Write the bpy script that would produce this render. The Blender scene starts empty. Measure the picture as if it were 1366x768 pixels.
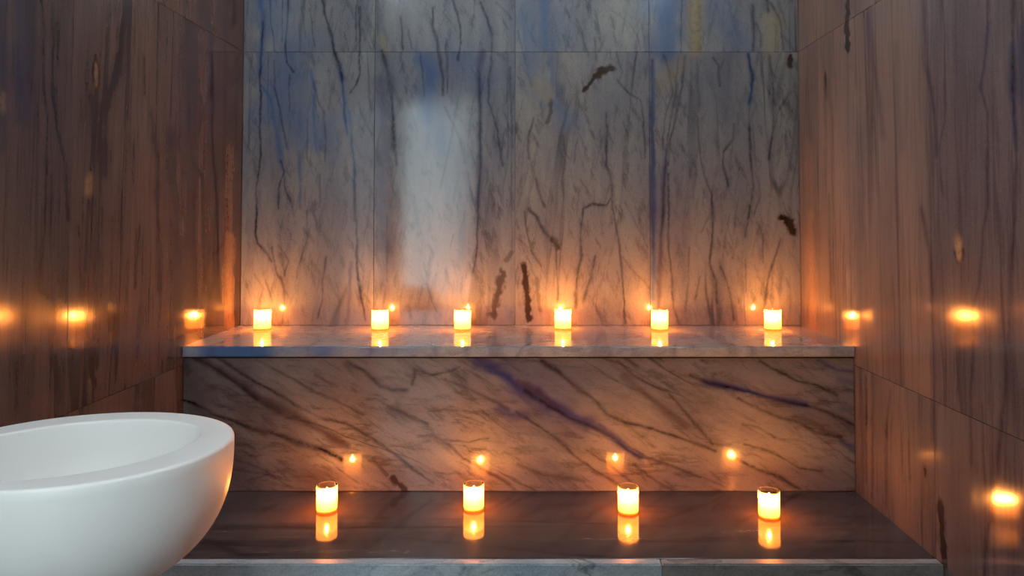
import bpy, bmesh, math, random
import numpy as np
from mathutils import Vector

# ------------------------------------------------------------------ camera
sc = bpy.context.scene
FPX, TH, AX, HOR, CAMZ = 968.0, math.radians(1.8), 708.0, 293.0, 1.29
AY = HOR - FPX * math.tan(TH)
cd = bpy.data.cameras.new('camera')
cam = bpy.data.objects.new('camera', cd)
sc.collection.objects.link(cam)
cam.location = (0, 0, CAMZ)
cam.rotation_euler = (math.pi / 2 + TH, 0, 0)
cd.sensor_fit = 'HORIZONTAL'
cd.sensor_width = 36.0
cd.lens = FPX * 36.0 / 1366.0
cd.shift_x = (683.0 - AX) / 1366.0
cd.shift_y = (AY - 384.0) / 1366.0
cd.clip_start = 0.02
sc.camera = cam

# ------------------------------------------------------------------ world, exposure, large lights
world = bpy.data.worlds.new('world')
sc.world = world
world.use_nodes = True
world.node_tree.nodes['Background'].inputs[0].default_value = (0.55, 0.68, 0.85, 1)
world.node_tree.nodes['Background'].inputs[1].default_value = 0.0
sc.view_settings.view_transform = 'Standard'
sc.view_settings.look = 'None'
sc.view_settings.gamma = 1.0
sc.view_settings.use_curve_mapping = False
sc.view_settings.exposure = 0.0
sc.cycles.use_denoising = True
sc.cycles.max_bounces = 10
sc.cycles.diffuse_bounces = 4
sc.cycles.glossy_bounces = 4
sc.cycles.transparent_max_bounces = 16
sc.cycles.sample_clamp_indirect = 4.0

COVE_W = 100.0          # each strip of cove lighting
COOL = (0.70, 0.87, 1.0)
FILL_PANEL_W = 72.0         # fill panel added to the anteroom to brighten the basin
WINDOW_W = 84.0        # daylight at the window of the anteroom
CANDLE_W = 5.6
FLAME = 110.0

# ------------------------------------------------------------------ room dimensions (metres)
XL, XR = -1.096, 1.020           # side walls
YB, YF = 2.75, -0.30             # back wall, front wall (behind the camera)
ZJ1, ZJ2, ZT = 0.832, 1.930, 2.87
SHELF_Z, SHELF_Y, SHELF_T = 0.892, 2.303, 0.033
LOW_Z, LOW_Y = 0.4395, 1.822
col = sc.collection


def ray(x, y):
    a, b = (x - AX) / FPX, -(y - AY) / FPX
    return Vector((a, math.cos(TH) - b * math.sin(TH), math.sin(TH) + b * math.cos(TH)))


def hit(x, y, k, v):
    d = ray(x, y)
    o = Vector((0, 0, CAMZ))
    return o + d * ((v - o[k]) / d[k])


# ------------------------------------------------------------------ object helpers
def link(name, me, mat=None, parent=None, loc=(0, 0, 0)):
    o = bpy.data.objects.new(name, me)
    col.objects.link(o)
    o.location = loc
    if mat and me is not None:
        me.materials.append(mat)
    if parent is not None:
        o.parent = parent
    return o


def clean(me):
    """Plain slab without traced veins: an empty vein field."""
    at_ = me.color_attributes.new('stone', 'FLOAT_COLOR', 'POINT')
    at_.data.foreach_set('color', np.zeros(4 * len(me.vertices), dtype=np.float32))
    return me


def tag(o, label=None, cat=None, group=None, kind=None):
    if label: o['label'] = label
    if cat: o['category'] = cat
    if group: o['group'] = group
    if kind: o['kind'] = kind
    return o


def empty(name, loc=(0, 0, 0)):
    o = bpy.data.objects.new(name, None)
    o.empty_display_size = 0.05
    col.objects.link(o)
    o.location = loc
    return o


def bm_mesh(name, bm, smooth=False):
    me = bpy.data.meshes.new(name)
    bm.normal_update()
    bm.to_mesh(me)
    bm.free()
    if smooth:
        me.polygons.foreach_set('use_smooth', [True] * len(me.polygons))
    return me


def add_box(bm, x0, x1, y0, y1, z0, z1):
    vs = [bm.verts.new(p) for p in ((x0, y0, z0), (x1, y0, z0), (x1, y1, z0), (x0, y1, z0),
                                    (x0, y0, z1), (x1, y0, z1), (x1, y1, z1), (x0, y1, z1))]
    for f in ((0, 3, 2, 1), (4, 5, 6, 7), (0, 1, 5, 4), (1, 2, 6, 5), (2, 3, 7, 6), (3, 0, 4, 7)):
        bm.faces.new([vs[i] for i in f])


def box_obj(name, x0, x1, y0, y1, z0, z1, mat, parent=None, bevel=0.0):
    bm = bmesh.new()
    c = ((x0 + x1) / 2, (y0 + y1) / 2, (z0 + z1) / 2)
    add_box(bm, x0 - c[0], x1 - c[0], y0 - c[1], y1 - c[1], z0 - c[2], z1 - c[2])
    if bevel:
        bmesh.ops.bevel(bm, geom=bm.edges[:], offset=bevel, segments=2, affect='EDGES', profile=0.6)
    p = parent.location if parent is not None else Vector((0, 0, 0))
    return link(name, bm_mesh(name, bm), mat, parent, Vector(c) - p)


def lathe(profile, n=40, sx=1.0, sy=1.0, close=False):
    """profile: list of (r, z), revolved round z; r = 0 makes a pole."""
    vs, fs, rings = [], [], []
    for r, z in profile:
        if r <= 1e-6:
            rings.append([len(vs)] * n)
            vs.append((0, 0, z))
        else:
            rings.append(list(range(len(vs), len(vs) + n)))
            vs += [(sx * r * math.cos(2 * math.pi * k / n), sy * r * math.sin(2 * math.pi * k / n), z) for k in range(n)]
    for a, b in zip(rings, rings[1:]):
        for k in range(n):
            q = [a[k], a[(k + 1) % n], b[(k + 1) % n], b[k]]
            u = []
            for i in q:
                if i not in u: u.append(i)
            if len(u) > 2: fs.append(u)
    me = bpy.data.meshes.new('lathe')
    me.from_pydata(vs, [], fs)
    me.polygons.foreach_set('use_smooth', [True] * len(me.polygons))
    bm = bmesh.new(); bm.from_mesh(me)
    bmesh.ops.recalc_face_normals(bm, faces=bm.faces)
    bm.to_mesh(me); bm.free()
    return me


# ------------------------------------------------------------------ materials
class NT:
    def __init__(self, name):
        self.m = bpy.data.materials.new(name)
        self.m.use_nodes = True
        self.t = self.m.node_tree
        self.t.nodes.clear()
        self.out = self.n('ShaderNodeOutputMaterial')

    def n(self, kind, **kw):
        nd = self.t.nodes.new(kind)
        for k, v in kw.items():
            setattr(nd, k, v)
        return nd

    def l(self, a, b):
        self.t.links.new(a, b)

    def val(self, sock, v):
        if hasattr(v, 'is_linked'):
            self.l(v, sock)
        else:
            sock.default_value = v

    def math(self, op, a, b=0.0, c=None, clamp=False):
        nd = self.n('ShaderNodeMath', operation=op, use_clamp=clamp)
        self.val(nd.inputs[0], a)
        self.val(nd.inputs[1], b)
        if c is not None: self.val(nd.inputs[2], c)
        return nd.outputs[0]

    def mix(self, fac, a, b, blend='MIX'):
        nd = self.n('ShaderNodeMix', data_type='RGBA', blend_type=blend)
        self.val(nd.inputs[0], fac)
        for s, v in ((nd.inputs[6], a), (nd.inputs[7], b)):
            if hasattr(v, 'is_linked'): self.l(v, s)
            else: s.default_value = (v[0], v[1], v[2], 1)
        return nd.outputs[2]

    def noise(self, vec, scale, detail=4.0, rough=0.55, dist=0.0):
        nd = self.n('ShaderNodeTexNoise')
        self.l(vec, nd.inputs['Vector'])
        nd.inputs['Scale'].default_value = scale
        nd.inputs['Detail'].default_value = detail
        nd.inputs['Roughness'].default_value = rough
        nd.inputs['Distortion'].default_value = dist
        return nd.outputs['Fac']

    def smooth(self, v, a, b, lo=0.0, hi=1.0):
        nd = self.n('ShaderNodeMapRange', interpolation_type='SMOOTHSTEP')
        self.l(v, nd.inputs[0])
        for i, x in zip((1, 2, 3, 4), (a, b, lo, hi)):
            nd.inputs[i].default_value = x
        return nd.outputs[0]

    def mapping(self, vec, rot=(0, 0, 0), scale=(1, 1, 1)):
        nd = self.n('ShaderNodeMapping')
        self.l(vec, nd.inputs[0])
        nd.inputs['Rotation'].default_value = rot
        nd.inputs['Scale'].default_value = scale
        return nd.outputs[0]


def stone(name, base1, base2, blue, vein, purple, pit, stretch, rot=(0, 0, 0), rough=0.07,
          fine=0.5, streak=0.4, bump=0.02, fine_w=0.02, ior=1.47, branch=0.35, dirty=0.5, hair=((0.30, 34.0), (-0.16, 48.0)), ochre=(0.34, 0.205, 0.09), k=1.0):
    """Polished veined quartzite.  `stretch` scales the texture space: small along the grain."""
    base1, base2, blue, vein, purple = [[x * k for x in q] for q in (base1, base2, blue, vein, purple)]
    g = NT(name)
    tc = g.n('ShaderNodeTexCoord')
    oi = g.n('ShaderNodeObjectInfo')
    off = g.n('ShaderNodeVectorMath', operation='ADD')
    mul = g.n('ShaderNodeVectorMath', operation='SCALE')
    cmb = g.n('ShaderNodeCombineXYZ')
    for i in range(3): g.l(oi.outputs['Random'], cmb.inputs[i])
    g.l(cmb.outputs[0], mul.inputs[0]); mul.inputs['Scale'].default_value = 31.7
    g.l(tc.outputs['Object'], off.inputs[0]); g.l(mul.outputs[0], off.inputs[1])
    p0 = g.mapping(off.outputs[0], rot=rot)
    p = g.mapping(p0, scale=stretch)
    mid = [s ** 0.5 for s in stretch]
    pm = g.mapping(p0, scale=mid)
    at = g.n('ShaderNodeAttribute', attribute_name='stone')
    sep = g.n('ShaderNodeSeparateColor'); g.l(at.outputs['Color'], sep.inputs[0])
    aV, aB, aP, aU = sep.outputs[0], sep.outputs[1], sep.outputs[2], at.outputs['Alpha']
    # soft clouds of the body colour
    cl = g.smooth(g.noise(pm, 3.2, 5, 0.6, 0.6), 0.30, 0.72)
    c = g.mix(cl, base1, base2)
    bt = g.smooth(g.noise(pm, 2.0, 3, 0.5, 0.4), 0.56, 0.78)
    c = g.mix(g.math('MULTIPLY', bt, 0.35), c, blue)
    # long grain streaks
    st = g.smooth(g.noise(p, 9.0, 6, 0.62, 0.25), 0.36, 0.72)
    c = g.mix(g.math('MULTIPLY', st, streak), c, [v * 0.6 + q * 0.4 for v, q in zip(purple, base2)])
    # thin ridged veins
    r1 = g.math('ABSOLUTE', g.math('SUBTRACT', g.noise(p, 3.3, 4, 0.55, 0.9), 0.5))
    v1 = g.smooth(r1, 0.0, fine_w, 1.0, 0.0)
    gate = g.smooth(g.noise(pm, 4.5, 2, 0.5), 0.42, 0.66)
    c = g.mix(g.math('MULTIPLY', g.math('MULTIPLY', v1, gate), fine), c, vein)
    # fine slanting hairlines, two directions
    for (ang, sc_), hi_ in zip(hair, (1.0, 0.8)):
        pd = g.mapping(g.mapping(p0, rot=(ang, ang, ang)), scale=[max(0.04, x * (0.45 if x < 1 else 1)) for x in stretch])
        hl = g.smooth(g.noise(pd, sc_, 6, 0.66, 0.15), 0.50, 0.68)
        gate2 = g.smooth(g.noise(pm, 5.5, 2, 0.5), 0.28, 0.62, 0.35, 1.0)
        c = g.mix(g.math('MULTIPLY', g.math('MULTIPLY', hl, gate2), branch * hi_), c, vein)
    # speckle
    sp = g.noise(p0, 160, 2, 0.6)
    c = g.mix(g.smooth(sp, 0.35, 0.75, 0.0, 0.22 * dirty), c, vein)
    c = g.mix(g.smooth(sp, 0.62, 0.30, 0.0, 0.18 * dirty), c, [min(1, b * 1.5) for b in base1])
    # veins traced from the slabs
    brk = g.smooth(g.noise(p0, 55, 3, 0.6), 0.25, 0.60, 0.55, 1.0)
    c = g.mix(g.math('MULTIPLY', aB, 0.85, clamp=True), c, blue)
    c = g.mix(g.math('MULTIPLY', aU, 0.80, clamp=True), c, purple)
    c = g.mix(g.math('MULTIPLY', aV, brk, clamp=True), c, vein)
    c = g.mix(aP, c, pit)
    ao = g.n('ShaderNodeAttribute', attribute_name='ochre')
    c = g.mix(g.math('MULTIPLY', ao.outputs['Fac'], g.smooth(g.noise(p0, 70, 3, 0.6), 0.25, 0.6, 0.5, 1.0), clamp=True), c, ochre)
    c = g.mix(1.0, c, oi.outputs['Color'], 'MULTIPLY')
    b = g.n('ShaderNodeBsdfPrincipled')
    g.l(c, b.inputs['Base Color'])
    b.inputs['IOR'].default_value = ior
    g.l(g.smooth(g.noise(p, 12, 3, 0.5), 0.3, 0.8, rough * 0.7, rough * 1.5), b.inputs['Roughness'])
    bp = g.n('ShaderNodeBump')
    bp.inputs['Strength'].default_value = bump
    bp.inputs['Distance'].default_value = 0.02
    g.l(g.math('ADD', g.noise(p, 7.0, 2, 0.5), g.math('MULTIPLY', g.noise(p0, 3.0, 1, 0.5), 0.6)), bp.inputs['Height'])
    g.l(bp.outputs[0], b.inputs['Normal'])
    g.l(b.outputs[0], g.out.inputs[0])
    return g.m


def plain(name, colr, rough=0.5, bumpscale=0.0, bump=0.05, ior=1.5, vary=0.06):
    g = NT(name)
    tc = g.n('ShaderNodeTexCoord')
    nz = g.noise(tc.outputs['Object'], 9.0, 5, 0.6)
    c = g.mix(nz, [x * (1 - vary) for x in colr], [min(1, x * (1 + vary)) for x in colr])
    b = g.n('ShaderNodeBsdfPrincipled')
    g.l(c, b.inputs['Base Color'])
    b.inputs['Roughness'].default_value = rough
    b.inputs['IOR'].default_value = ior
    if bumpscale:
        bp = g.n('ShaderNodeBump')
        bp.inputs['Strength'].default_value = bump
        bp.inputs['Distance'].default_value = 0.01
        g.l(g.noise(tc.outputs['Object'], bumpscale, 4, 0.6), bp.inputs['Height'])
        g.l(bp.outputs[0], b.inputs['Normal'])
    g.l(b.outputs[0], g.out.inputs[0])
    return g.m


M = {}
PITC = (0.020, 0.011, 0.007)
M['back'] = stone('polished_blue_grey_quartzite', (0.37, 0.355, 0.325), (0.22, 0.225, 0.24), (0.055, 0.135, 0.31),
                  (0.016, 0.017, 0.034), (0.075, 0.068, 0.125), PITC, (1.0, 1.0, 0.12), fine=0.7, streak=0.6, bump=0.010, rough=0.105, branch=0.5, dirty=0.3, ochre=(0.22, 0.165, 0.085), k=0.58)
M['left'] = stone('polished_dark_brown_quartzite', (0.185, 0.120, 0.088), (0.115, 0.078, 0.066), (0.040, 0.050, 0.09),
                  (0.016, 0.011, 0.013), (0.042, 0.028, 0.035), PITC, (1.0, 1.0, 0.045), fine=0.65, streak=0.65, bump=0.04, rough=0.12, branch=0.5, dirty=0.3, hair=((0.03, 55.0), (-0.03, 90.0)), k=0.50)
M['right'] = stone('polished_rosy_brown_quartzite', (0.26, 0.20, 0.165), (0.17, 0.135, 0.122), (0.055, 0.065, 0.13),
                   (0.035, 0.024, 0.030), (0.080, 0.056, 0.075), PITC, (1.0, 1.0, 0.05), fine=0.55, streak=0.6, bump=0.06, rough=0.11, branch=0.5, dirty=0.3, hair=((0.03, 55.0), (-0.04, 90.0)), k=0.62)
M['riser'] = stone('polished_diagonal_veined_quartzite', (0.31, 0.30, 0.29), (0.19, 0.185, 0.20), (0.035, 0.045, 0.20),
                   (0.016, 0.011, 0.017), (0.060, 0.034, 0.040), PITC, (0.22, 1.0, 1.0), rot=(0, math.radians(-27), 0), fine=0.55, streak=0.5, bump=0.010, rough=0.09, branch=0.6, dirty=0.3, k=0.54)
M['low'] = stone('dark_streaked_bench_stone', (0.165, 0.115, 0.100), (0.090, 0.068, 0.066), (0.06, 0.06, 0.085),
                 (0.018, 0.015, 0.018), (0.060, 0.042, 0.045), PITC, (0.045, 1.0, 1.0), fine=0.8, streak=0.85, bump=0.006, rough=0.10, branch=0.4, fine_w=0.05, dirty=0.15, k=0.50)
M['shelf'] = stone('grey_blue_shelf_stone', (0.36, 0.345, 0.315), (0.22, 0.235, 0.25), (0.04, 0.09, 0.21),
                   (0.050, 0.050, 0.08), (0.10, 0.085, 0.15), PITC, (0.6, 1.0, 1.0), fine=0.4, streak=0.3, bump=0.012, rough=0.06)
M['edge_blue'] = stone('honed_blue_edge_stone', (0.60, 0.64, 0.63), (0.28, 0.36, 0.42), (0.08, 0.15, 0.28),
                       (0.03, 0.04, 0.06), (0.08, 0.09, 0.14), PITC, (0.5, 1.0, 1.0), fine=0.7, streak=0.5, rough=0.35, bump=0.3)
M['edge_grey'] = stone('honed_grey_edge_stone', (0.38, 0.34, 0.31), (0.22, 0.20, 0.19), (0.16, 0.18, 0.22),
                       (0.04, 0.035, 0.035), (0.10, 0.08, 0.08), PITC, (0.5, 1.0, 1.0), fine=0.6, streak=0.5, rough=0.35, bump=0.3)
M['grout'] = plain('dark_grout', (0.10, 0.085, 0.075), 0.9)
M['plaster'] = plain('white_plaster', (0.80, 0.80, 0.78), 0.8, 40, 0.1)
M['basin'] = plain('matte_white_stone_composite', (0.88, 0.865, 0.84), 0.42, 0, vary=0.012)
M['metal'] = plain('brushed_steel', (0.5, 0.5, 0.5), 0.3)
M['wood'] = plain('pale_door_wood', (0.45, 0.33, 0.22), 0.45)
M['floor'] = stone('dark_floor_stone', (0.17, 0.14, 0.13), (0.11, 0.09, 0.09), (0.06, 0.07, 0.10), (0.03, 0.025, 0.03),
                   (0.07, 0.05, 0.06), PITC, (1.0, 0.3, 1.0), rough=0.15)


def glass_mat(name, tint, gloss_fac=1.0, rough=0.02):
    g = NT(name)
    tr = g.n('ShaderNodeBsdfTransparent'); tr.inputs[0].default_value = (*tint, 1)
    gl = g.n('ShaderNodeBsdfGlossy'); gl.inputs['Roughness'].default_value = rough
    fr = g.n('ShaderNodeFresnel'); fr.inputs[0].default_value = 1.45
    mx = g.n('ShaderNodeMixShader')
    g.l(g.math('MULTIPLY', fr.outputs[0], gloss_fac, clamp=True), mx.inputs[0])
    g.l(tr.outputs[0], mx.inputs[1]); g.l(gl.outputs[0], mx.inputs[2])
    g.l(mx.outputs[0], g.out.inputs[0])
    return g.m


M['pane'] = glass_mat('clear_door_glass', (0.93, 0.97, 0.96))


def votive_glass():
    g = NT('faintly_frosted_votive_glass')
    tr = g.n('ShaderNodeBsdfTransparent'); tr.inputs[0].default_value = (1.0, 0.98, 0.94, 1)
    tl = g.n('ShaderNodeBsdfTranslucent'); tl.inputs[0].default_value = (1.0, 0.80, 0.50, 1)
    gl = g.n('ShaderNodeBsdfGlossy'); gl.inputs['Roughness'].default_value = 0.05
    tc = g.n('ShaderNodeTexCoord')
    nz = g.noise(tc.outputs['Object'], 60, 2)
    m1 = g.n('ShaderNodeMixShader'); g.l(g.smooth(nz, 0.3, 0.7, 0.18, 0.26), m1.inputs[0])
    g.l(tr.outputs[0], m1.inputs[1]); g.l(tl.outputs[0], m1.inputs[2])
    m2 = g.n('ShaderNodeMixShader')
    fr = g.n('ShaderNodeFresnel'); fr.inputs[0].default_value = 1.12
    g.l(fr.outputs[0], m2.inputs[0])
    g.l(m1.outputs[0], m2.inputs[1]); g.l(gl.outputs[0], m2.inputs[2])
    g.l(m2.outputs[0], g.out.inputs[0])
    return g.m


def wax_mat():
    g = NT('translucent_cream_wax')
    b = g.n('ShaderNodeBsdfPrincipled')
    tc = g.n('ShaderNodeTexCoord')
    c = g.mix(g.noise(tc.outputs['Object'], 30, 2), (0.99, 0.93, 0.82), (0.99, 0.95, 0.86))
    g.l(c, b.inputs['Base Color'])
    b.inputs['Roughness'].default_value = 0.5
    b.inputs['Subsurface Weight'].default_value = 1.0
    b.inputs['Subsurface Radius'].default_value = (1.0, 0.75, 0.55)
    b.inputs['Subsurface Scale'].default_value = 0.04
    tr = g.n('ShaderNodeBsdfTransparent'); tr.inputs[0].default_value = (1.0, 0.84, 0.62, 1)
    mx = g.n('ShaderNodeMixShader'); mx.inputs[0].default_value = 0.70
    g.l(b.outputs[0], mx.inputs[1]); g.l(tr.outputs[0], mx.inputs[2])
    g.l(mx.outputs[0], g.out.inputs[0])
    return g.m


def flame_mat():
    g = NT('candle_flame')
    e = g.n('ShaderNodeEmission'); e.inputs[0].default_value = (1.0, 0.62, 0.24, 1)
    tc = g.n('ShaderNodeTexCoord')
    s = g.n('ShaderNodeSeparateXYZ'); g.l(tc.outputs['Object'], s.inputs[0])
    g.l(g.smooth(s.outputs[2], -0.004, 0.010, FLAME * 0.35, FLAME), e.inputs[1])
    tr = g.n('ShaderNodeBsdfTransparent')
    ad = g.n('ShaderNodeAddShader')
    g.l(e.outputs[0], ad.inputs[0]); g.l(tr.outputs[0], ad.inputs[1])
    g.l(ad.outputs[0], g.out.inputs[0])
    return g.m


M['votive'] = votive_glass()
M['base_glass'] = glass_mat('thick_amber_base_glass', (0.80, 0.62, 0.42), 0.5, 0.05)
M['wax'] = wax_mat()
M['flame'] = flame_mat()
M['wick'] = plain('charred_wick', (0.03, 0.02, 0.015), 0.9)

# ------------------------------------------------------------------ traced veins -> fields on the slabs
rng = np.random.default_rng(7)
_lat = rng.random((256, 256))


def vnoise(u, v, s):
    a, b = u * s + 100.0, v * s + 100.0
    i, j = np.floor(a).astype(int), np.floor(b).astype(int)
    fa, fb = a - i, b - j
    fa, fb = fa * fa * (3 - 2 * fa), fb * fb * (3 - 2 * fb)
    g = lambda p, q: _lat[p % 256, q % 256]
    return (g(i, j) * (1 - fa) + g(i + 1, j) * fa) * (1 - fb) + (g(i, j + 1) * (1 - fa) + g(i + 1, j + 1) * fa) * fb


PLANES = {'back': (1, YB, 0, 2), 'left': (0, XL, 1, 2), 'right': (0, XR, 1, 2), 'riser': (1, SHELF_Y, 0, 2), 'low': (2, LOW_Z, 0, 1)}
# each vein: kind (d dark, b blue, p purple, k pit), width in photo pixels, strength, points in the photograph
V_BACK = [
 ('o', 9, .7, (926,-20),(927,66)), ('o', 12, .45, (1030,30),(1032,62)), ('o', 12, .4, (905,85),(884,110)), ('o', 10, .45, (718,112),(730,128)), ('o', 7, .5, (510,52),(515,66)), ('b', 30, .5, (350,-10),(385,60),(372,150),(420,180)), ('b', 16, .4, (700,10),(715,110),(760,160)), ('b', 20, .35, (960,10),(985,50)),
 ('b', 4, 1, (346,0),(350,17),(350,34),(349,66),(348,95)), ('d', 1.3, .9, (350,30),(349,66),(348,95),(347,109),(348,126),(348,160),(346,220),(344,232),(341,258),(342,278),(341,310),(344,324),(357,338),(363,348)),
 ('d', 1.4, .7, (363,330),(367,350),(370,364),(379,381),(380,404),(377,432)), ('d', 1.2, .6, (371,327),(386,347),(380,366)),
 ('b', 2.6, .9, (347,112),(357,126),(363,137),(366,160),(371,189),(374,220),(379,229)), ('d', 1.4, .8, (374,215),(379,229),(371,252),(371,278)), ('d', 1.2, .6, (379,229),(381,252),(388,270)),
 ('d', 1.2, .6, (367,80),(367,112)), ('d', 1.2, .6, (366,115),(374,150),(380,183),(383,198)),
 ('b', 2.2, .9, (384,0),(383,29),(381,66),(382,84)), ('d', 1.1, .8, (384,0),(383,29),(381,66),(382,84),(391,97)), ('d', 1.1, .6, (376,0),(376,54)), ('d', 1, .5, (386,100),(386,150)),
 ('d', 2, .85, (430,0),(434,20),(443,49),(446,67),(452,83),(457,106)), ('b', 2.8, .9, (455,95),(457,106),(459,129),(460,155),(463,179)), ('d', 1.2, .7, (457,106),(459,129),(460,155),(463,179)),
 ('b', 2.5, .7, (466,149),(469,183),(472,220),(472,249)), ('d', 1.7, .8, (469,183),(472,220),(472,249),(473,281),(475,315),(477,350),(480,393),(486,427)),
 ('d', 1.4, .8, (480,11),(480,43),(480,99),(475,112),(467,123)), ('d', 1.1, .6, (475,8),(475,54)), ('d', 1.1, .6, (480,146),(488,165),(497,180)),
 ('b', 2.6, .8, (414,94),(421,120),(419,137),(419,160),(420,183),(423,200)), ('d', 1.2, .6, (419,110),(426,140),(432,149),(435,189),(434,215)),
 ('d', 1.1, .5, (410,160),(410,212)), ('b', 2, .6, (400,200),(400,215),(401,276)), ('d', 1.1, .5, (427,232),(428,278)), ('d', 1.1, .5, (410,281),(410,318),(406,330),(399,352),(396,370)),
 ('d', 1.5, .7, (436,344),(434,361),(430,378),(429,401),(423,424)), ('p', 2.5, .6, (469,350),(466,384),(463,430)), ('d', 1.1, .4, (340,365),(352,385)), ('d', 1, .5, (413,12),(417,45),(420,62)), ('d', 1, .4, (402,10),(408,50)),
 # second slab
 ('d', 1.4, .7, (534,23),(537,46),(537,66)), ('d', 1.8, .8, (577,10),(577,37),(583,57),(586,83),(591,106),(591,126)), ('d', 1.3, .7, (594,60),(596,90),(597,123)),
 ('d', 1.6, .8, (603,0),(609,17),(613,37),(614,57),(610,80)), ('d', 1.5, .8, (640,3),(649,23),(656,46),(656,83),(653,109),(652,135),(659,158),(665,183),(670,220)), ('d', 1.2, .6, (662,3),(675,15),(683,26)),
 ('d', 3, .95, (510,67),(516,89),(521,115),(523,143),(524,178),(529,220)), ('p', 12, .75, (510,110),(510,330)), ('p', 8, .5, (512,330),(514,400)),
 ('b', 10, .75, (563,80),(576,100),(568,135),(572,160)), ('b', 12, .45, (575,160),(590,200)), ('b', 16, .35, (610,75),(640,110)),
 ('p', 4, .95, (645,69),(640,95),(640,129),(640,178),(642,220),(640,247),(636,281)), ('d', 1.6, .8, (640,95),(640,178),(642,220),(636,281),(637,324),(632,364)), ('d', 1.2, .5, (625,232),(634,285)),
 ('d', 1.4, .6, (594,143),(604,165),(614,186),(620,218)), ('k', 4.5, .75, (669,366),(664,385),(660,405),(657,421)), ('k', 3.5, .5, (682,336),(676,346)), ('d', 1.2, .6, (570,378),(576,401),(583,415)),
 ('d', 1.2, .5, (517,287),(517,375)), ('d', 1.2, .4, (503,250),(503,350)), ('d', 1.2, .5, (681,90),(683,200),(682,330)), ('d', 1.0, .5, (560,70),(566,130)), ('d', 1, .4, (545,40),(549,66)),
 # third slab
 ('k', 2.3, 1, (779,121),(786,113),(794,102)), ('k', 4.2, 1, (795,101),(803,93),(815,92)), ('k', 2.2, .6, (735,132),(736,149),(731,162)),
 ('d', 1.5, .7, (712,157),(706,178),(706,212)), ('d', 1.6, .75, (809,150),(810,180),(809,220),(814,238),(818,272),(822,301),(825,321),(828,344),(830,381),(832,415),(834,431)),
 ('d', 1.2, .6, (822,106),(837,123),(854,133),(858,160),(860,210)), ('d', 1.9, .75, (817,261),(811,274),(791,272),(779,278),(776,301),(775,344),(769,375),(768,410)),
 ('d', 1.6, .6, (794,341),(788,370),(779,401)), ('d', 1.2, .6, (742,332),(744,381),(743,400)), ('d', 1.9, .7, (705,278),(714,287),(725,309),(739,324),(745,331)), ('k', 4, .5, (736,320),(744,330)),
 ('d', 1.4, .7, (716,238),(718,252),(726,275)), ('d', 1.3, .6, (699,281),(702,307),(708,335),(722,355)), ('k', 3.2, .95, (699,355),(701,378),(705,398),(706,428)), ('k', 2, .4, (716,372),(719,400),(721,415)),
 ('b', 7, .6, (725,-10),(726,30),(728,63)), ('b', 3, .6, (697,17),(702,63),(710,115)), ('b', 5, .45, (737,54),(738,115)), ('d', 1.1, .5, (691,40),(700,75),(708,115)), ('d', 1.1, .5, (793,50),(794,80)),
 ('d', 1, .4, (815,12),(840,30),(852,50),(855,66)), ('d', 1.1, .4, (822,70),(830,95),(824,110)), ('d', 1.1, .4, (752,180),(753,200),(760,212)), ('p', 5, .3, (745,110),(755,150)), ('d', 1.2, .4, (835,270),(850,300),(864,330)), ('d', 1.2, .4, (828,340),(845,362),(866,385)),
 ('d', 1.2, .4, (775,240),(790,262)), ('d', 1, .4, (690,318),(704,330),(714,322)),
 # fourth slab
 ('p', 3.6, 1, (871,80),(869,143),(871,220),(871,330)), ('b', 3.2, .9, (871,80),(869,143),(871,220),(871,400)), ('b', 22, .8, (888,-20),(888,66)), ('d', 1.2, .7, (909,0),(908,69)),
 ('k', 2.2, .55, (931,-10),(931,43),(932,66)), ('k', 1.6, .35, (921,-10),(922,66)), ('d', 1.6, .7, (1005,6),(1005,34),(1005,66)), ('d', 1.3, .5, (1008,30),(1014,45),(1015,62)),
 ('d', 1.8, .8, (1024,-5),(1025,14)), ('d', 1.3, .6, (1028,3),(1040,26),(1045,66)), ('d', 1.3, .6, (886,74),(893,97),(896,123),(886,160),(883,200)),
 ('d', 1.8, .7, (914,74),(909,115),(901,155),(894,186),(891,220)), ('d', 1.4, .6, (905,75),(899,129),(892,172),(887,215)), ('p', 4, .9, (888,200),(888,215),(886,258),(882,315),(879,375),(878,410)), ('d', 1.5, .6, (890,190),(886,258),(882,315)),
 ('d', 1.4, .7, (892,232),(892,330),(896,373),(899,410),(906,431)), ('d', 1.4, .6, (952,76),(959,86),(960,115)), ('d', 1.2, .5, (966,78),(962,92)),
 ('b', 2.5, .9, (999,72),(1004,100),(999,137)), ('d', 1.6, .7, (999,72),(1004,100),(999,137),(999,178),(1001,220),(1005,249),(999,287),(995,315)), ('d', 1.4, .7, (1028,74),(1031,115),(1031,172),(1025,212)),
 ('d', 1.4, .5, (1054,123),(1037,149),(1032,172)), ('d', 1.5, .6, (979,166),(978,186),(965,203),(964,220),(972,249)), ('d', 1.3, .6, (931,155),(932,186),(936,221),(941,241),(949,261)), ('p', 3, .5, (949,255),(951,295),(948,345)), ('d', 1.7, .7, (949,261),(951,295),(948,329),(948,352),(956,375),(956,404)),
 ('d', 1.3, .6, (962,355),(972,384),(979,427)), ('d', 1.1, .5, (934,370),(928,398)), ('d', 1.1, .5, (995,352),(994,390)), ('d', 1.2, .5, (1018,312),(1018,350)), ('d', 1.6, .7, (1041,318),(1031,352),(1021,387),(1019,410)),
 ('k', 3, 1, (1042,290),(1050,292),(1056,293)), ('k', 5.5, 1, (1051,296),(1054,302)), ('k', 3.6, 1, (1055,296),(1057,309)), ('k', 2.6, .95, (1055,74),(1055,87)), ('d', 1.1, .4, (920,330),(918,380),(914,425)), ('d', 1.1, .4, (1008,230),(1014,260),(1006,285)), ('d', 1.1, .35, (945,290),(935,310)), ('d', 1.1, .35, (930,74),(933,150)),
]
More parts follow.
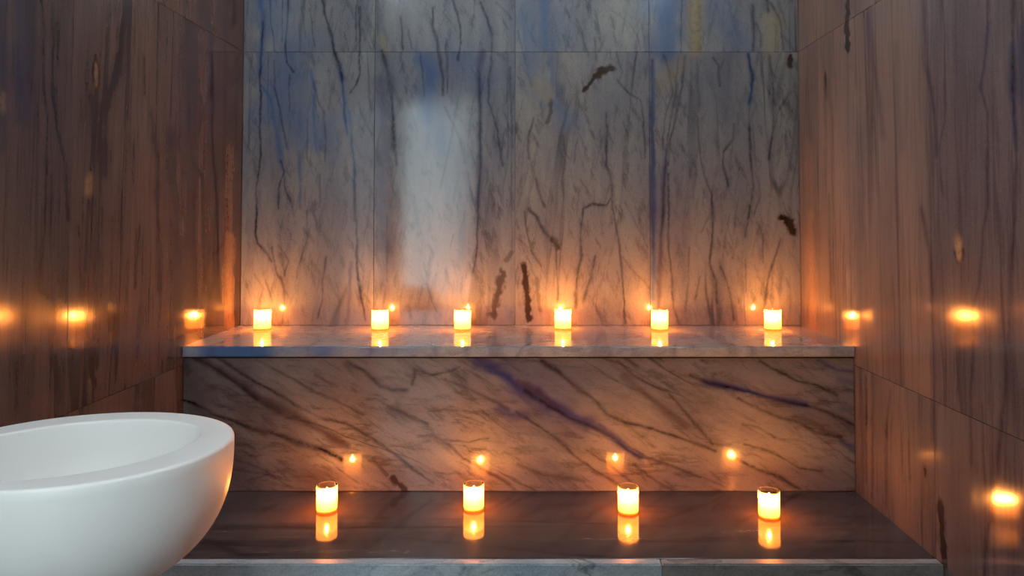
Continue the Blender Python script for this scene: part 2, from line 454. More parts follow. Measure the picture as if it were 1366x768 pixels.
V_LEFT = [
 ('o', 10, .14, (306,200),(306,432)), ('o', 10, .14, (306,270),(306,432)), ('o', 10, .34, (306,320),(306,432)),  # candle glow beside the back corner, painted as stacked ochre strips
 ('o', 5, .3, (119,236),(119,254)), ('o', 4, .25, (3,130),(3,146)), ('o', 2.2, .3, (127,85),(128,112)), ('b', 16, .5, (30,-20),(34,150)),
 ('d', 2, .8, (53,-10),(58,30),(58,113),(63,159),(62,234),(60,290),(58,327),(53,361),(53,387),(68,402)), ('d', 2, .8, (68,-10),(72,57),(70,113),(75,166),(87,219),(91,290)), ('d', 1.4, .6, (77,30),(78,90)),
 ('b', 7, .7, (24,-20),(24,76),(26,159)), ('b', 6, .6, (4,0),(4,130),(5,196)), ('p', 9, .5, (40,0),(42,120)), ('k', 1.2, .8, (126,74),(123,98),(128,123),(132,98),(127,74)),
 ('p', 7, .9, (168,-10),(162,68),(151,109),(140,151),(140,230)), ('d', 2, .6, (166,11),(162,68),(151,109)), ('d', 1.8, .6, (123,128),(123,181),(126,211)),
 ('d', 1.6, .6, (192,75),(193,125)), ('d', 1.4, .9, (255,33),(250,48),(247,72),(252,106),(252,170),(256,215),(269,234),(271,264)), ('d', 1.1, .7, (268,130),(271,145),(266,175),(258,180)),
 ('p', 3.5, 1, (281,41),(283,94),(283,181),(286,227),(290,290),(291,360),(292,432)), ('d', 1.8, .7, (281,41),(283,94),(283,181),(286,227),(290,290),(292,432)),
 ('p', 5, .7, (201,151),(209,208),(211,290),(211,383)), ('d', 1.4, .8, (186,300),(182,345),(181,381)), ('d', 2.4, .5, (258,270),(260,432)), ('k', 1.8, .9, (273,358),(275,376)), ('k', 3, .9, (313,8),(311,34)),
 ('k', 2.6, 1, (119,457),(121,485),(126,511)), ('k', 2, .8, (130,458),(129,490)), ('d', 3, .5, (68,463),(74,500),(79,531)), ('d', 3, .5, (22,466),(22,545)), ('d', 2.5, .5, (46,466),(42,530)), ('d', 3, .4, (150,290),(146,440)),
 ('d', 1.5, .5, (271,270),(272,350)), ('p', 8, .5, (228,180),(235,300),(236,420)), ('d', 1.6, .5, (104,300),(108,440)), ('p', 6, .5, (125,270),(127,400)),
]
V_RIGHT = [
 ('o', 9, .12, (1080,200),(1084,440)), ('o', 9, .30, (1080,290),(1084,440)),  # same candle glow painted in ochre at the opposite corner
 ('k', 3.4, 1, (1130,-10),(1130,32),(1131,65)), ('k', 1.6, .95, (1101,97),(1101,108)), ('d', 1.6, .7, (1101,105),(1102,130)), ('p', 5, .7, (1157,21),(1164,77),(1171,123),(1178,176)),
 ('p', 4, .8, (1232,-10),(1234,81),(1243,120),(1248,169),(1250,204)), ('d', 2, .5, (1236,90),(1243,120),(1248,169),(1250,204)), ('p', 4, .6, (1229,281),(1241,337),(1245,390),(1246,470)), ('d', 2, .5, (1229,281),(1241,337),(1245,390)),
 ('d', 1.3, .6, (1257,-10),(1262,88),(1260,158),(1253,197),(1257,260)), ('b', 3.5, .7, (1319,30),(1312,90),(1308,116)), ('d', 1.8, .75, (1318,-10),(1318,42),(1308,116),(1318,151),(1317,197),(1318,270),(1311,313),(1308,376),(1299,411),(1296,530),(1296,568),(1295,617)),
 ('b', 3.5, .8, (1352,60),(1352,105),(1355,197)), ('d', 2.2, .75, (1352,-10),(1352,105),(1355,197),(1355,281),(1348,355),(1346,418),(1341,530),(1335,578),(1327,659),(1317,714),(1312,780)), ('b', 6, .5, (1364,40),(1364,130)),
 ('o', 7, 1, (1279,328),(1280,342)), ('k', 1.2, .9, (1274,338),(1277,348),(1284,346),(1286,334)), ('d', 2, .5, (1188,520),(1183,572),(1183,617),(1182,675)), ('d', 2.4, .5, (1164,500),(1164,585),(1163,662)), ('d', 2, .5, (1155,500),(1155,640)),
 ('p', 4, .7, (1246,470),(1246,533),(1246,585)), ('d', 1.5, .5, (1311,540),(1313,681)), ('k', 4.5, .9, (1255,678),(1257,714),(1259,748)), ('k', 2, .8, (1235,628),(1235,633)), ('d', 1.3, .4, (1280,420),(1278,520)), ('d', 1.3, .4, (1110,140),(1112,380)), ('d', 1.3, .4, (1345,520),(1340,640)), ('d', 1.4, .4, (1213,590),(1214,640)),
 ('d', 2, .4, (1106,260),(1108,400)), ('p', 5, .35, (1195,60),(1200,200)), ('p', 5, .35, (1145,260),(1146,420)),
]
V_RISER = [
 ('b', 40, .3, (670,480),(740,530)),
 ('p', 50, .75, (236,480),(290,580),(330,640)), ('p', 40, .6, (300,520),(420,640)), ('p', 40, .35, (440,540),(500,600)),  # broad bands: darker stone at the left end, with its shading painted in
 ('p', 8, 1, (259,474),(290,493),(320,512),(347,531),(375,545),(408,562),(443,583),(462,595)), ('d', 2.2, .8, (288,476),(326,500),(358,518),(394,540),(432,559),(460,564),(493,583),(509,592),(531,608),(553,627),(577,643)), ('d', 3, .7, (262,478),(290,493),(320,514),(347,535),(372,548)),
 ('d', 3.2, .95, (233,531),(260,538),(284,551),(312,561),(336,572),(366,578),(394,589),(427,600),(456,614)), ('d', 2, .6, (342,479),(372,496),(394,507),(416,520),(448,534),(468,545),(484,553)), ('k', 4, .5, (238,482),(252,496)),
 ('d', 2.6, .7, (463,484),(487,496),(509,515),(525,520),(542,520)), ('d', 2.2, .7, (512,537),(536,549),(556,559),(569,564)), ('d', 2.2, .6, (575,578),(597,592),(618,611),(640,624),(668,638),(687,652)), ('d', 2, .6, (550,512),(553,493),(575,500),(597,497),(613,490)),
 ('d', 2.2, .6, (594,507),(624,518),(651,531),(679,545)), ('b', 11, 1, (638,478),(662,494),(679,507),(692,518),(717,528),(731,538)), ('p', 6, .8, (690,508),(717,522),(740,542)), ('b', 8, 1, (717,522),(731,534),(758,551),(786,564)), ('b', 5, .9, (786,564),(816,581),(835,597),(851,608)), ('d', 2, .8, (700,520),(731,540),(758,556),(786,567),(816,583),(835,599),(851,609),(881,616),(909,627),(935,637)),
 ('b', 7, .8, (668,545),(684,552),(700,552)), ('d', 1.4, .5, (586,586),(624,589),(651,583)), ('d', 1.4, .4, (570,548),(597,546),(624,556),(646,564)), ('k', 3.6, .9, (525,638),(532,645),(539,653)), ('k', 2, .5, (498,612),(508,624),(515,633)), ('p', 4, .7, (651,630),(680,644)),
 ('d', 2.4, .75, (723,482),(745,496),(772,520),(794,534),(810,553),(832,563),(865,570),(892,578),(930,593),(953,602)), ('p', 5, .5, (720,480),(748,497),(772,518)), ('d', 1.8, .7, (824,480),(843,499),(865,512),(890,523),(909,542),(930,567),(950,592)),
 ('p', 6, .7, (832,502),(865,529),(892,548),(914,567)), ('d', 2, .75, (690,548),(706,559),(725,572),(750,589),(772,611),(799,630),(827,645)), ('d', 1.6, .6, (783,600),(812,620),(843,641)), ('d', 1.6, .6, (846,619),(876,641),(900,654)), ('p', 3.5, .6, (690,619),(717,630),(750,637),(780,641)),
 ('b', 5, 1, (940,510),(975,516),(1002,522),(1037,531),(1073,540)), ('d', 2.2, .8, (920,501),(947,512),(975,517),(1002,523),(1037,532),(1073,541),(1106,551),(1145,569)), ('d', 2.2, .7, (985,531),(1013,545),(1040,557),(1067,564),(1089,578),(1122,583)), ('b', 5, .8, (1122,588),(1148,606)), ('p', 5, .5, (1060,555),(1095,570)),
 ('d', 2, .7, (1013,481),(1040,495),(1065,507),(1089,512),(1117,526)), ('b', 2.5, .6, (1092,479),(1117,493),(1146,495)), ('d', 1.4, .5, (1067,564),(1095,586),(1122,605),(1144,619)), ('d', 2, .7, (983,611),(1013,627),(1040,635),(1067,652)), ('d', 1.8, .6, (994,592),(1024,602),(1046,613),(1067,624),(1095,628)), ('d', 1.6, .5, (992,565),(1013,570),(1034,584)),
 ('d', 1.6, .5, (920,630),(947,641),(969,650)), ('b', 4, .4, (1118,505),(1147,512)), ('b', 5, .4, (1125,545),(1148,545)), ('d', 1.6, .5, (330,640),(360,632),(380,645)), ('d', 1.6, .5, (310,610),(350,625),(390,650)), ('d', 1.5, .4, (420,500),(450,515)),
]
V_LOW = [
 ('d', 3, .8, (300,645),(377,649)), ('d', 3, .8, (390,655),(550,656),(800,658),(1100,662)), ('d', 5, .7, (240,712),(271,718),(325,740)), ('d', 3, .7, (280,724),(340,728),(407,729)), ('d', 2, .9, (650,694),(794,698),(889,702)),
 ('d', 2.5, .6, (450,690),(560,693),(615,692)), ('d', 3, .6, (555,721),(604,724)), ('d', 3, .8, (664,729),(740,737),(821,743)), ('d', 3.5, .8, (856,746),(920,751)), ('d', 3, .8, (910,656),(991,660),(1100,666)), ('d', 4, .8, (1121,689),(1194,690)),
 ('d', 2.5, .6, (880,718),(910,718),(978,717)), ('d', 4, .8, (1040,724),(1154,721),(1235,724)), ('d', 3, .8, (870,746),(1045,750),(1250,749)), ('d', 4, .6, (460,675),(600,672)), ('d', 4, .5, (680,673),(900,676)), ('d', 3, .5, (420,745),(560,741),(680,746)), ('d', 3, .5, (1050,705),(1180,707)), ('d', 3, .5, (300,700),(420,704)),
]
VEINS = {'low': V_LOW, 'back': V_BACK, 'left': V_LEFT, 'right': V_RIGHT, 'riser': V_RISER}


def to_plane(plane, pts):
    k, v, iu, iv = PLANES[plane]
    r = [hit(x, y, k, v) for x, y in pts]
    return np.array([(p[iu], p[iv]) for p in r]), [p.y / FPX for p in r]


def field(plane, u, v):
    """R dark vein, G blue, B pit, A purple at the points (u, v) of a wall plane."""
    out = np.zeros((u.size, 5), dtype=np.float32)
    if plane not in VEINS:
        return out
    uu = u + (vnoise(u, v, 9) - .5) * .007 + (vnoise(u, v, 30) - .5) * .004 + (vnoise(u + 7, v, 110) - .5) * .003
    vv = v + (vnoise(u, v + 9, 9) - .5) * .006 + (vnoise(u, v + 9, 70) - .5) * .003
    wob = 0.5 + 0.9 * vnoise(u, v, 19)
    brk = 0.62 + 0.55 * np.clip(vnoise(u + 3, v + 5, 13) * 1.5 - .15, 0, 1) * (0.7 + 0.5 * vnoise(u, v, 60))
    for kind, w, s, *pts in VEINS[plane]:
        P, px = to_plane(plane, pts)
        wm = w * float(np.mean(px)) * (1.08 if plane in ('back', 'riser') else 0.9)
        if plane in ('left', 'right'):       # the wall is seen at a slant: pixel widths cover more stone
            wm *= 1.9
        pad = wm * 8 + 0.01
        m = (uu > P[:, 0].min() - pad) & (uu < P[:, 0].max() + pad) & (vv > P[:, 1].min() - pad) & (vv < P[:, 1].max() + pad)
        if not m.any():
            continue
        a, b = uu[m], vv[m]
        d2 = np.full(a.size, 1e9)
        for p, q in zip(P, P[1:]):
            e = q - p
            L = float(e @ e) + 1e-12
            t = np.clip(((a - p[0]) * e[0] + (b - p[1]) * e[1]) / L, 0, 1)
            d2 = np.minimum(d2, (a - p[0] - t * e[0]) ** 2 + (b - p[1] - t * e[1]) ** 2)
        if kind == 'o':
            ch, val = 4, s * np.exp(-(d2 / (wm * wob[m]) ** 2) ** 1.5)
        elif kind == 'k':
            val = s * np.clip(2.0 - 1.4 * np.sqrt(d2) / (wm * (.25 + 1.1 * vnoise(a, b, 60) + .5 * vnoise(a + 4, b, 130))), 0, 1)
            ch = 2
        else:
            val = s * np.exp(-d2 / (wm * wob[m]) ** 2) * (brk[m] if kind == 'd' else .55 + .5 * brk[m])
            if kind in 'db':
                hw_ = wm * 3.6 + .002
                out[m, 3] = np.maximum(out[m, 3], s * .34 * np.exp(-np.sqrt(d2) / hw_ * 1.3) * wob[m])
            ch = {'d': 0, 'b': 1, 'p': 3}[kind]
        out[m, ch] = np.maximum(out[m, ch], val)
    return out


# ------------------------------------------------------------------ stone slabs
TH_SLAB = 0.02


def slab(name, parent, plane, u0, u1, v0, v1, mat, du, dv, gap=0.0006, chamfer=0.0009, base=None, level=None, normal=None, tint=(1, 1, 1)):
    """A slab of stone in a wall plane: fine front grid (it carries the vein field), chamfered edges, sides and back."""
    k, lev, iu, iv = PLANES[plane] if plane in PLANES else base
    if level is not None: lev = level
    sgn = {'back': -1, 'left': 1, 'right': -1, 'riser': -1, 'low': 1}.get(plane, normal)
    u0 += gap; u1 -= gap; v0 += gap; v1 -= gap
    nu, nv = max(2, int((u1 - u0) / du)), max(2, int((v1 - v0) / dv))
    U = np.concatenate([[u0], np.linspace(u0 + chamfer, u1 - chamfer, nu), [u1]])
    Vv = np.concatenate([[v0], np.linspace(v0 + chamfer, v1 - chamfer, nv), [v1]])
    nu, nv = len(U), len(Vv)
    gu, gv = np.meshgrid(U, Vv, indexing='ij')
    gu, gv = gu.ravel(), gv.ravel()
    dep = np.zeros((nu, nv)); dep[0, :] = dep[-1, :] = dep[:, 0] = dep[:, -1] = chamfer
    dep = dep.ravel()
    f = field(plane, gu, gv)
    cu, cv = (u0 + u1) / 2, (v0 + v1) / 2
    co = np.zeros((nu * nv + 4, 3))
    co[:nu * nv, iu] = gu - cu; co[:nu * nv, iv] = gv - cv; co[:nu * nv, k] = -sgn * dep
    for n_, (a, b) in enumerate(((u0, v0), (u1, v0), (u1, v1), (u0, v1))):
        co[nu * nv + n_, iu] = a - cu; co[nu * nv + n_, iv] = b - cv; co[nu * nv + n_, k] = -sgn * TH_SLAB
    ids = np.arange(nu * nv).reshape(nu, nv)
    q = np.stack([ids[:-1, :-1].ravel(), ids[1:, :-1].ravel(), ids[1:, 1:].ravel(), ids[:-1, 1:].ravel()], 1)
    faces = q.tolist()
    B = nu * nv
    faces.append(list(ids[:, 0][::-1]) + [B, B + 1])
    faces.append(list(ids[-1, :][::-1]) + [B + 1, B + 2])
    faces.append(list(ids[:, -1]) + [B + 2, B + 3])
    faces.append(list(ids[0, :]) + [B + 3, B])
    faces.append([B + 3, B + 2, B + 1, B])
    me = bpy.data.meshes.new(name)
    me.from_pydata(co.tolist(), [], [[int(i) for i in fc] for fc in faces])
    at = me.color_attributes.new('stone', 'FLOAT_COLOR', 'POINT')
    full = np.zeros((B + 4, 4), dtype=np.float32); full[:B] = f[:, :4]
    at.data.foreach_set('color', full.ravel())
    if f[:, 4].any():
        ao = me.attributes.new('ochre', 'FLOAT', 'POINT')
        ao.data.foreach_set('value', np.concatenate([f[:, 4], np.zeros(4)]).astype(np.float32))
    # orient outwards
    nrm = Vector(me.polygons[len(q) // 2].normal)
    if nrm[k] * sgn < 0:
        me.flip_normals()
    loc = [0, 0, 0]; loc[iu] = cu; loc[iv] = cv; loc[k] = lev
    o = link(name, me, mat, parent, Vector(loc) - (parent.location if parent else Vector()))
    o.color = (*tint, 1)
    return o


def structure(name, *args, mat='grout', label=None, cat=None):
    o = box_obj(name, *args, M[mat])
    o['kind'] = 'structure'
    return o


# back wall
wb = structure('wall_back', XL - .15, XR + .15, YB + TH_SLAB - .002, YB + .2, 0, ZT)
tag(wb, 'back wall clad in polished blue-grey veined stone slabs', 'wall')
xs = [XL] + [hit(x, 250, 1, YB).x for x in (499, 687, 867)] + [XR]
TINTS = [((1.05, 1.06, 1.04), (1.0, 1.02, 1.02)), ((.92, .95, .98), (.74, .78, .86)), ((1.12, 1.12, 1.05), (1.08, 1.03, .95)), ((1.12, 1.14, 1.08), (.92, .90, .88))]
for a, b, (t1, t0) in zip(xs, xs[1:], TINTS):
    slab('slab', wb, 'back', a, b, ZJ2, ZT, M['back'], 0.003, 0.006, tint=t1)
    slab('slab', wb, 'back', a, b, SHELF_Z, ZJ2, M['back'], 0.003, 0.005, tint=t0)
# side walls
wl = structure('wall_left', XL - .2, XL - TH_SLAB + .002, YF - .1, YB + .2, 0, ZT)
tag(wl, 'dark brown streaked polished stone wall beside the white basin', 'wall')
wr = structure('wall_right', XR + TH_SLAB - .002, XR + .2, YF - .1, YB + .2, 0, ZT)
tag(wr, 'rosy brown streaked polished stone wall opposite the white basin', 'wall')
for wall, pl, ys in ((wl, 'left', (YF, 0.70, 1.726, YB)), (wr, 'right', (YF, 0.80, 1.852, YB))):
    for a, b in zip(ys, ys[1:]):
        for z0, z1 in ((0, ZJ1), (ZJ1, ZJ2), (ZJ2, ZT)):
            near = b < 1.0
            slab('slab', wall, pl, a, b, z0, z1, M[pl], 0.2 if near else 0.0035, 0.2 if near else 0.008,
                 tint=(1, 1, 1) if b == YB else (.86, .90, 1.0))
# floor
fl = structure('floor', XL, XR, YF, YB, -.1, -.012)
tag(fl, 'dark stone floor of the steam room', 'floor')
for i in range(2):
    for j in range(3):
        a, b = XL + i * (XR - XL) / 2, XL + (i + 1) * (XR - XL) / 2
        c, d = YF + j * 0.707, YF + (j + 1) * 0.707
        slab('slab', fl, 'floor', a, b, c, d, M['floor'], 0.5, 0.5, base=(2, 0.0, 0, 1), level=0.0, normal=1)

# ------------------------------------------------------------------ front wall with its doorway, anteroom, vaulted ceiling
DX0, DX1, DZ = XL + .03, -0.475, 2.33
bm = bmesh.new()
add_box(bm, DX1, XR + .2, YF - .12, YF, 0, ZT)
add_box(bm, XL - .2, DX0, YF - .12, YF, 0, ZT)
add_box(bm, DX0, DX1, YF - .12, YF, DZ, ZT)
_lun = [(XL + (XR - XL) / 2 + ((XR - XL) / 2 + .015) * math.cos(math.pi * i / 24), ZT + .515 * math.sin(math.pi * i / 24)) for i in range(25)]
bm.faces.new([bm.verts.new((x, YF, z)) for x, z in _lun])
wf = link('wall_front', clean(bm_mesh('wall_front', bm)), M['back'])
wf['kind'] = 'structure'; tag(wf, 'front wall with the glazed doorway', 'wall')
# vault (barrel, axis along y), with the lunettes closing both ends
RISE, NSEG = 0.52, 24
half = (XR - XL) / 2 + .02
mx = (XR + XL) / 2
bm = bmesh.new()
prof = [(mx + half * math.cos(math.pi * i / NSEG), ZT + RISE * math.sin(math.pi * i / NSEG)) for i in range(NSEG + 1)]
r0 = [bm.verts.new((x, YF - .12, z)) for x, z in prof]
r1 = [bm.verts.new((x, YB + .05, z)) for x, z in prof]
for i in range(NSEG):
    bm.faces.new((r0[i], r1[i], r1[i + 1], r0[i + 1]))
for r in (r0, r1):
    bm.faces.new(r)
ce = link('ceiling', bm_mesh('ceiling', bm), M['plaster'])
ce['kind'] = 'structure'; tag(ce, 'white plastered barrel vault', 'ceiling')
# cornices that carry the cove lighting
for n_, (x0, x1) in enumerate(((XL - .05, XL + .09), (XR - .09, XR + .05))):
    bm = bmesh.new()
    add_box(bm, x0, x1, YF, YB, ZT - .06, ZT - .03)
    lip = (x1 - .012, x1) if n_ == 0 else (x0, x0 + .012)
    add_box(bm, lip[0], lip[1], YF, YB, ZT - .031, ZT + .015)
    tr = link('trim_%d' % (n_ + 1), bm_mesh('cornice', bm), M['plaster'])
    tr['kind'] = 'structure'
    ld = bpy.data.lights.new('cove_strip', 'AREA')
    ld.shape = 'RECTANGLE'; ld.size = 0.05; ld.size_y = 2.8
    ld.energy = COVE_W; ld.color = COOL
    lo = bpy.data.objects.new('cove_strip_light', ld)
    col.objects.link(lo)
    lo.location = ((x0 + x1) / 2 + (.02 if n_ == 0 else -.02), (YF + YB) / 2, ZT - .02)
    lo.rotation_euler = (math.pi, math.radians(25 if n_ == 0 else -25), 0)
    lo.parent = tr
# anteroom beyond the door
AY0, AX0, AX1, AZ = -2.6, -2.2, 1.1, 2.75
bm = bmesh.new()
add_box(bm, AX0, AX1, AY0, YF - .12, -.1, -.005)
fa = link('floor_anteroom', clean(bm_mesh('floor_anteroom', bm)), M['floor']); fa['kind'] = 'structure'
bm = bmesh.new()
WX0, WX1, WZ0, WZ1 = -1.75, -0.05, 0.40, 2.64
add_box(bm, AX0, WX0, AY0 - .1, AY0, 0, AZ)
add_box(bm, WX1, AX1, AY0 - .1, AY0, 0, AZ)
add_box(bm, WX0, WX1, AY0 - .1, AY0, 0, WZ0)
add_box(bm, WX0, WX1, AY0 - .1, AY0, WZ1, AZ)
add_box(bm, AX0 - .1, AX0, AY0 - .1, YF - .12, 0, AZ)
add_box(bm, AX1, AX1 + .1, AY0 - .1, YF - .12, 0, AZ)
add_box(bm, AX0, XL - .2, YF - .22, YF - .12, 0, AZ)
wa = link('wall_anteroom', bm_mesh('wall_anteroom', bm), M['plaster']); wa['kind'] = 'structure'
bm = bmesh.new()
add_box(bm, AX0 - .1, AX1 + .1, AY0 - .1, YF - .12, AZ, AZ + .1)
ca = link('ceiling_anteroom', bm_mesh('ceiling_anteroom', bm), M['plaster']); ca['kind'] = 'structure'
wd = empty('window_1', ((WX0 + WX1) / 2, AY0 - .05, WZ0)); wd['kind'] = 'structure'
tag(wd, 'daylit window of the anteroom', 'window')
bm = bmesh.new()
hw, hh = (WX1 - WX0) / 2, WZ1 - WZ0
for b in ((-hw, -hw + .05, 0, hh), (hw - .05, hw, 0, hh), (-hw, hw, 0, .05), (-hw, hw, hh - .05, hh), (-.02, .02, 0, hh)):
    add_box(bm, b[0], b[1], -.02, .02, b[2], b[3])
link('window_frame', bm_mesh('window_frame', bm), M['plaster'], wd)
ld = bpy.data.lights.new('daylight', 'AREA')
ld.shape = 'RECTANGLE'; ld.size = WX1 - WX0; ld.size_y = hh
ld.energy = WINDOW_W; ld.color = (0.82, 0.93, 1.0)
lo = bpy.data.objects.new('daylight', ld); col.objects.link(lo)
lo.parent = wd; lo.location = (0, -.04, hh / 2)
lo.rotation_euler = (math.pi / 2, 0, 0)
cp = empty('fill_panel_lamp', (-.85, -1.45, AZ))  # added lamp, out of sight, lighting the basin through the doorway
tag(cp, 'unseen square fill lamp added to the anteroom ceiling behind the glass door', 'lamp')
bm = bmesh.new()
for b in ((-.5, .5, -.5, -.47), (-.5, .5, .47, .5), (-.5, -.47, -.5, .5), (.47, .5, -.5, .5)):
    add_box(bm, b[0], b[1], b[2], b[3], -.03, 0)
link('fill_lamp_frame', bm_mesh('fill_lamp_frame', bm), M['metal'], cp)
ld = bpy.data.lights.new('fill_panel_light', 'AREA')
ld.shape = 'SQUARE'; ld.size = .94; ld.energy = FILL_PANEL_W; ld.color = (0.93, 0.97, 1.0)
lo = bpy.data.objects.new('fill_panel_light', ld); col.objects.link(lo); lo.parent = cp; lo.location = (0, 0, -.015)
# glazed door
dr = empty('door_1', ((DX0 + DX1) / 2, YF - .06, 0)); dr['kind'] = 'structure'
tag(dr, 'glass door with slim steel frame beside the basin wall', 'door')
dw = (DX1 - DX0) / 2
box_obj('pane', DX0 + .03, DX1 - .03, YF - .065, YF - .055, .03, DZ - .03, M['pane'], dr)
bm = bmesh.new()
for b in ((-dw, -dw + .03, 0, DZ), (dw - .03, dw, 0, DZ), (-dw, dw, 0, .03), (-dw, dw, DZ - .03, DZ)):
    add_box(bm, b[0], b[1], -.02, .02, b[2], b[3])
link('door_frame', bm_mesh('door_frame', bm), M['metal'], dr)
hd = lathe([(0, -.2), (.009, -.2), (.009, .2), (0, .2)], 12)
link('door_handle', hd, M['metal'], dr, (dw - .07, .05, 1.05))

# ------------------------------------------------------------------ upper bench
ub = empty('upper_bench', (0, SHELF_Y, LOW_Z))
tag(ub, 'tall stone bench with diagonally veined riser along the back wall', 'bench')
TH_SLAB = 0.03
box_obj('bench_core', XL + .002, XR - .002, SHELF_Y + .03, YB - .002, LOW_Z, SHELF_Z - SHELF_T - .001, M['grout'], ub)
slab('riser_slab', ub, 'riser', XL + .001, XR - .001, LOW_Z, SHELF_Z - SHELF_T - .004, M['riser'], 0.003, 0.003)
bm = bmesh.new()
y0, y1 = SHELF_Y - .010, YB - .001
add_box(bm, XL + .001, XR - .001, y0 - SHELF_Y, y1 - SHELF_Y, SHELF_Z - SHELF_T - LOW_Z, SHELF_Z - LOW_Z)
for i in range(1, 90):
    bmesh.ops.bisect_plane(bm, geom=bm.verts[:] + bm.edges[:] + bm.faces[:], plane_co=(XL + (XR - XL) * i / 90, 0, 0), plane_no=(1, 0, 0))
bmesh.ops.bisect_plane(bm, geom=bm.verts[:] + bm.edges[:] + bm.faces[:], plane_co=(0, y0 - SHELF_Y + .008, 0), plane_no=(0, 1, 0))
ed = [e for e in bm.edges if all(abs(v.co.y - (y0 - SHELF_Y)) < 1e-5 for v in e.verts)]
bmesh.ops.bevel(bm, geom=ed, offset=.004, segments=3, affect='EDGES')
me = bm_mesh('seat_slab', bm)
at = me.color_attributes.new('stone', 'FLOAT_COLOR', 'POINT')
sx_ = np.array([v.co.x for v in me.vertices])
blu = np.clip((-.35 - sx_) / .45 + .25, 0, 1) * (.35 + .9 * vnoise(sx_, sx_ * 0 + 3, 14)) + .25 * np.clip(vnoise(sx_, sx_ * 0 + 8, 9) - .5, 0, 1)
blu = blu * np.array([v.co.y < y0 - SHELF_Y + .006 for v in me.vertices])
fd = np.zeros((len(sx_), 4), dtype=np.float32); fd[:, 1] = blu; fd[:, 0] = .5 * np.clip(vnoise(sx_, sx_ * 0 + 1, 40) * 3 - 2, 0, 1)
at.data.foreach_set('color', fd.ravel())
shelf = link('seat_slab', me, M['shelf'], ub)
tag(shelf, 'polished grey-blue seat slab with pale front edge')

# ------------------------------------------------------------------ lower bench
lb = empty('lower_bench', (0, LOW_Y, 0))
tag(lb, 'low dark streaked stone bench in front of the tall bench', 'bench')
TH_SLAB = 0.03
box_obj('bench_core', XL + .002, XR - .002, LOW_Y + .047, YB - .002, 0.0, LOW_Z - .0305, M['grout'], lb)
slab('seat_slab', lb, 'low', XL + .001, XR - .001, LOW_Y + .030, SHELF_Y + .0005, M['low'], 0.008, 0.004)
xj = hit(883, 760, 1, LOW_Y).x
for a, b, m in ((XL + .001, xj - .001, 'edge_blue'), (xj + .001, XR - .001, 'edge_grey')):
    bm = bmesh.new()
    add_box(bm, a - (a + b) / 2, b - (a + b) / 2, -.020, .010, -.17, .0)
    bmesh.ops.bevel(bm, geom=[e for e in bm.edges if all(v.co.z > -.001 for v in e.verts)], offset=.003, segments=2, affect='EDGES')
    link('edge_strip', clean(bm_mesh('edge_strip', bm)), M[m], lb, ((a + b) / 2, .018, LOW_Z + .0005))
bm = bmesh.new()
add_box(bm, XL + .002, XR - .002, .02, .046, -LOW_Z / 2, LOW_Z / 2 - .172)
link('front_slab', clean(bm_mesh('front_slab', bm)), M['low'], lb, (0, 0, LOW_Z / 2))

# ------------------------------------------------------------------ white basin on its pedestal
BZ, BC = 0.89, (-0.803, 1.305)
bs = empty('washbasin', (BC[0], BC[1], 0))
tag(bs, 'round white stone washbasin with thick flat rim beside the brown wall', 'basin')
OA, OB = 0.260, 0.224
IA, IB, IROT = 0.210, 0.167, math.radians(21.8)
H = 0.258
N = 96
vs, fs = [], []


def ring(fa, fb, rot, z, cx=0.0, cy=0.0):
    i0 = len(vs)
    for k in range(N):
        t = 2 * math.pi * k / N
        x, y = fa * math.cos(t - rot), fb * math.sin(t - rot)
        c_, s_ = math.cos(rot), math.sin(rot)
        vs.append((cx + x * c_ - y * s_, cy + x * s_ + y * c_, z))
    return i0


rings = []
rings.append(ring(.10, .09, 0, BZ - H))
for i in range(1, 25):                      # outer body, rounded underside
    t = 1 - i / 25 * 0.985
    z = BZ - .006 - (H - .006) * t ** 1.0
    f = max(.40, (1 - t ** 2.7) ** 0.5)
    rings.append(ring(OA * f, OB * f, 0, z))
rings.append(ring(OA, OB, 0, BZ - .005))
rings.append(ring(OA - .0015, OB - .0015, 0, BZ - .0015))
rings.append(ring(OA - .005, OB - .005, 0, BZ))
rings.append(ring(OA - .008, OB - .008, 0, BZ))
icx, icy = -0.013, -0.010
rings.append(ring(IA + .007, IB + .007, IROT, BZ, icx, icy))
rings.append(ring(IA + .004, IB + .004, IROT, BZ, icx, icy))
rings.append(ring(IA + .001, IB + .001, IROT, BZ - .0012, icx, icy))
rings.append(ring(IA, IB, IROT, BZ - .004, icx, icy))
for i in range(1, 17):                      # inside of the bowl
    t = i / 16
    f = (1 - t ** 2.6) ** 0.5
    if i == 16: f = .06
    rings.append(ring(IA * f, IB * f, IROT, BZ - .004 - 0.19 * t, icx, icy))
for a, b in zip(rings, rings[1:]):
    for k in range(N):
        fs.append((a + k, a + (k + 1) % N, b + (k + 1) % N, b + k))
fs.append([rings[0] + k for k in range(N)][::-1])
fs.append([rings[-1] + k for k in range(N)])
me = bpy.data.meshes.new('bowl'); me.from_pydata(vs, [], fs)
bm = bmesh.new(); bm.from_mesh(me); bmesh.ops.recalc_face_normals(bm, faces=bm.faces); bm.to_mesh(me); bm.free()
me.polygons.foreach_set('use_smooth', [True] * len(me.polygons))
bowl = link('bowl', me, M['basin'], bs)
ped = lathe([(0, 0), (.15, 0), (.152, .02), (.125, .06), (.095, .2), (.085, .4), (.092, .56), (.11, BZ - H + .012), (0, BZ - H + .012)], 48)
link('pedestal', ped, M['basin'], bs)
link('drain', lathe([(0, .004), (.018, .004), (.022, 0), (0, -.002)], 24), M['metal'], bs, (icx, icy, BZ - .192))

# ------------------------------------------------------------------ candles
CR, CH = 0.0300, 0.074


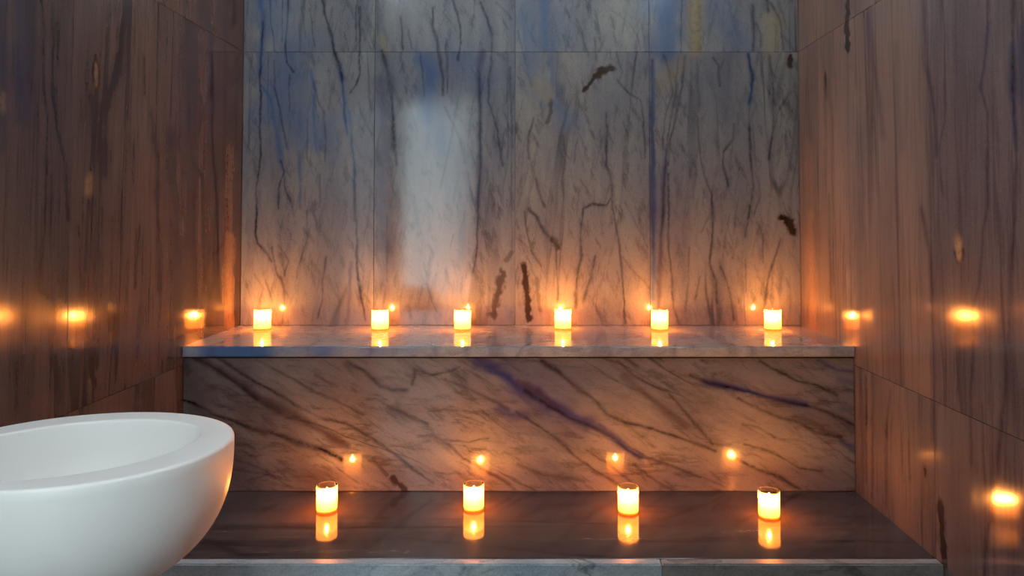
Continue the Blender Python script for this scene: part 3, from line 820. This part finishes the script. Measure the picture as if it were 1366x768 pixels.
def make_candle():
    root = empty('votive_candle')
    gl = lathe([(CR - .0012, CH - .0012), (CR - .0006, CH), (CR, CH - .0008), (CR, .003), (CR - .002, .0005)], 40)
    parts = [('glass_cup', gl, M['votive'], (0, 0, 0))]
    gb = lathe([(0, .0005), (CR - .0025, .0005), (CR - .0004, .002), (CR - .0004, .0055), (CR - .003, .0065), (0, .0065)], 40)
    parts.append(('glass_base', gb, M['base_glass'], (0, 0, 0)))
    R_ = CR - .0006
    wx = lathe([(0, .0068), (R_ - .002, .0068), (R_, .009), (R_, .053), (R_ - .001, .054), (R_ - .003, .053), (R_ - .007, .044),
                (R_ - .014, .035), (.006, .031), (0, .030)], 40)
    parts.append(('wax', wx, M['wax'], (0, 0, 0)))
    wk = lathe([(0, -.004), (.0009, -.004), (.0008, .006), (.0004, .009), (0, .009)], 8)
    parts.append(('wick', wk, M['wick'], (0, 0, .031)))
    fm = lathe([(0, -.004), (.0024, -.001), (.0042, .004), (.0046, .008), (.0038, .014), (.0022, .020), (.0008, .026), (0, .029)], 16)
    parts.append(('flame', fm, M['flame'], (0, 0, .039)))
    return root, parts


root, parts = make_candle()
cl = bpy.data.lights.new('candle_light', 'POINT')
cl.energy = CANDLE_W; cl.color = (1.0, 0.315, 0.046); cl.shadow_soft_size = 0.005
UPPER = [(350, 439.5), (507, 440), (617, 440), (751, 439), (880, 440), (1031, 440)]
LOWER = [(436, 681), (632, 679), (838, 683), (1026, 689)]
ordw = ['first', 'second', 'third', 'fourth', 'fifth', 'sixth']
first = True
for row, spots, z in (('tall', UPPER, SHELF_Z), ('low', LOWER, LOW_Z)):
    for i, (px, py) in enumerate(spots):
        r = root if first else bpy.data.objects.new('votive_candle', None)
        if not first: col.objects.link(r)
        first = False
        p = hit(px, py, 2, z)
        r.location = (p.x, p.y, z + .0006)
        r.rotation_euler = (0, 0, i * 1.3)
        r.empty_display_size = .05
        if row == 'tall':
            lab = 'lit glass votive on the tall bench, %s from the dark brown basin-side wall' % ordw[i]
            grp = 'candles along the tall bench'
        else:
            lab = 'lit glass votive on the low bench, %s from the white basin' % ordw[i]
            grp = 'candles along the low bench'
        tag(r, lab, 'candle', grp)
        for nm, me, mt, lc in parts:
            if not me.materials: me.materials.append(mt)
            o = link(nm, me, None, r, lc)
            if nm == 'flame':
                lo = bpy.data.objects.new('candle_light', cl)
                col.objects.link(lo); lo.parent = o; lo.location = (0, 0, .011)
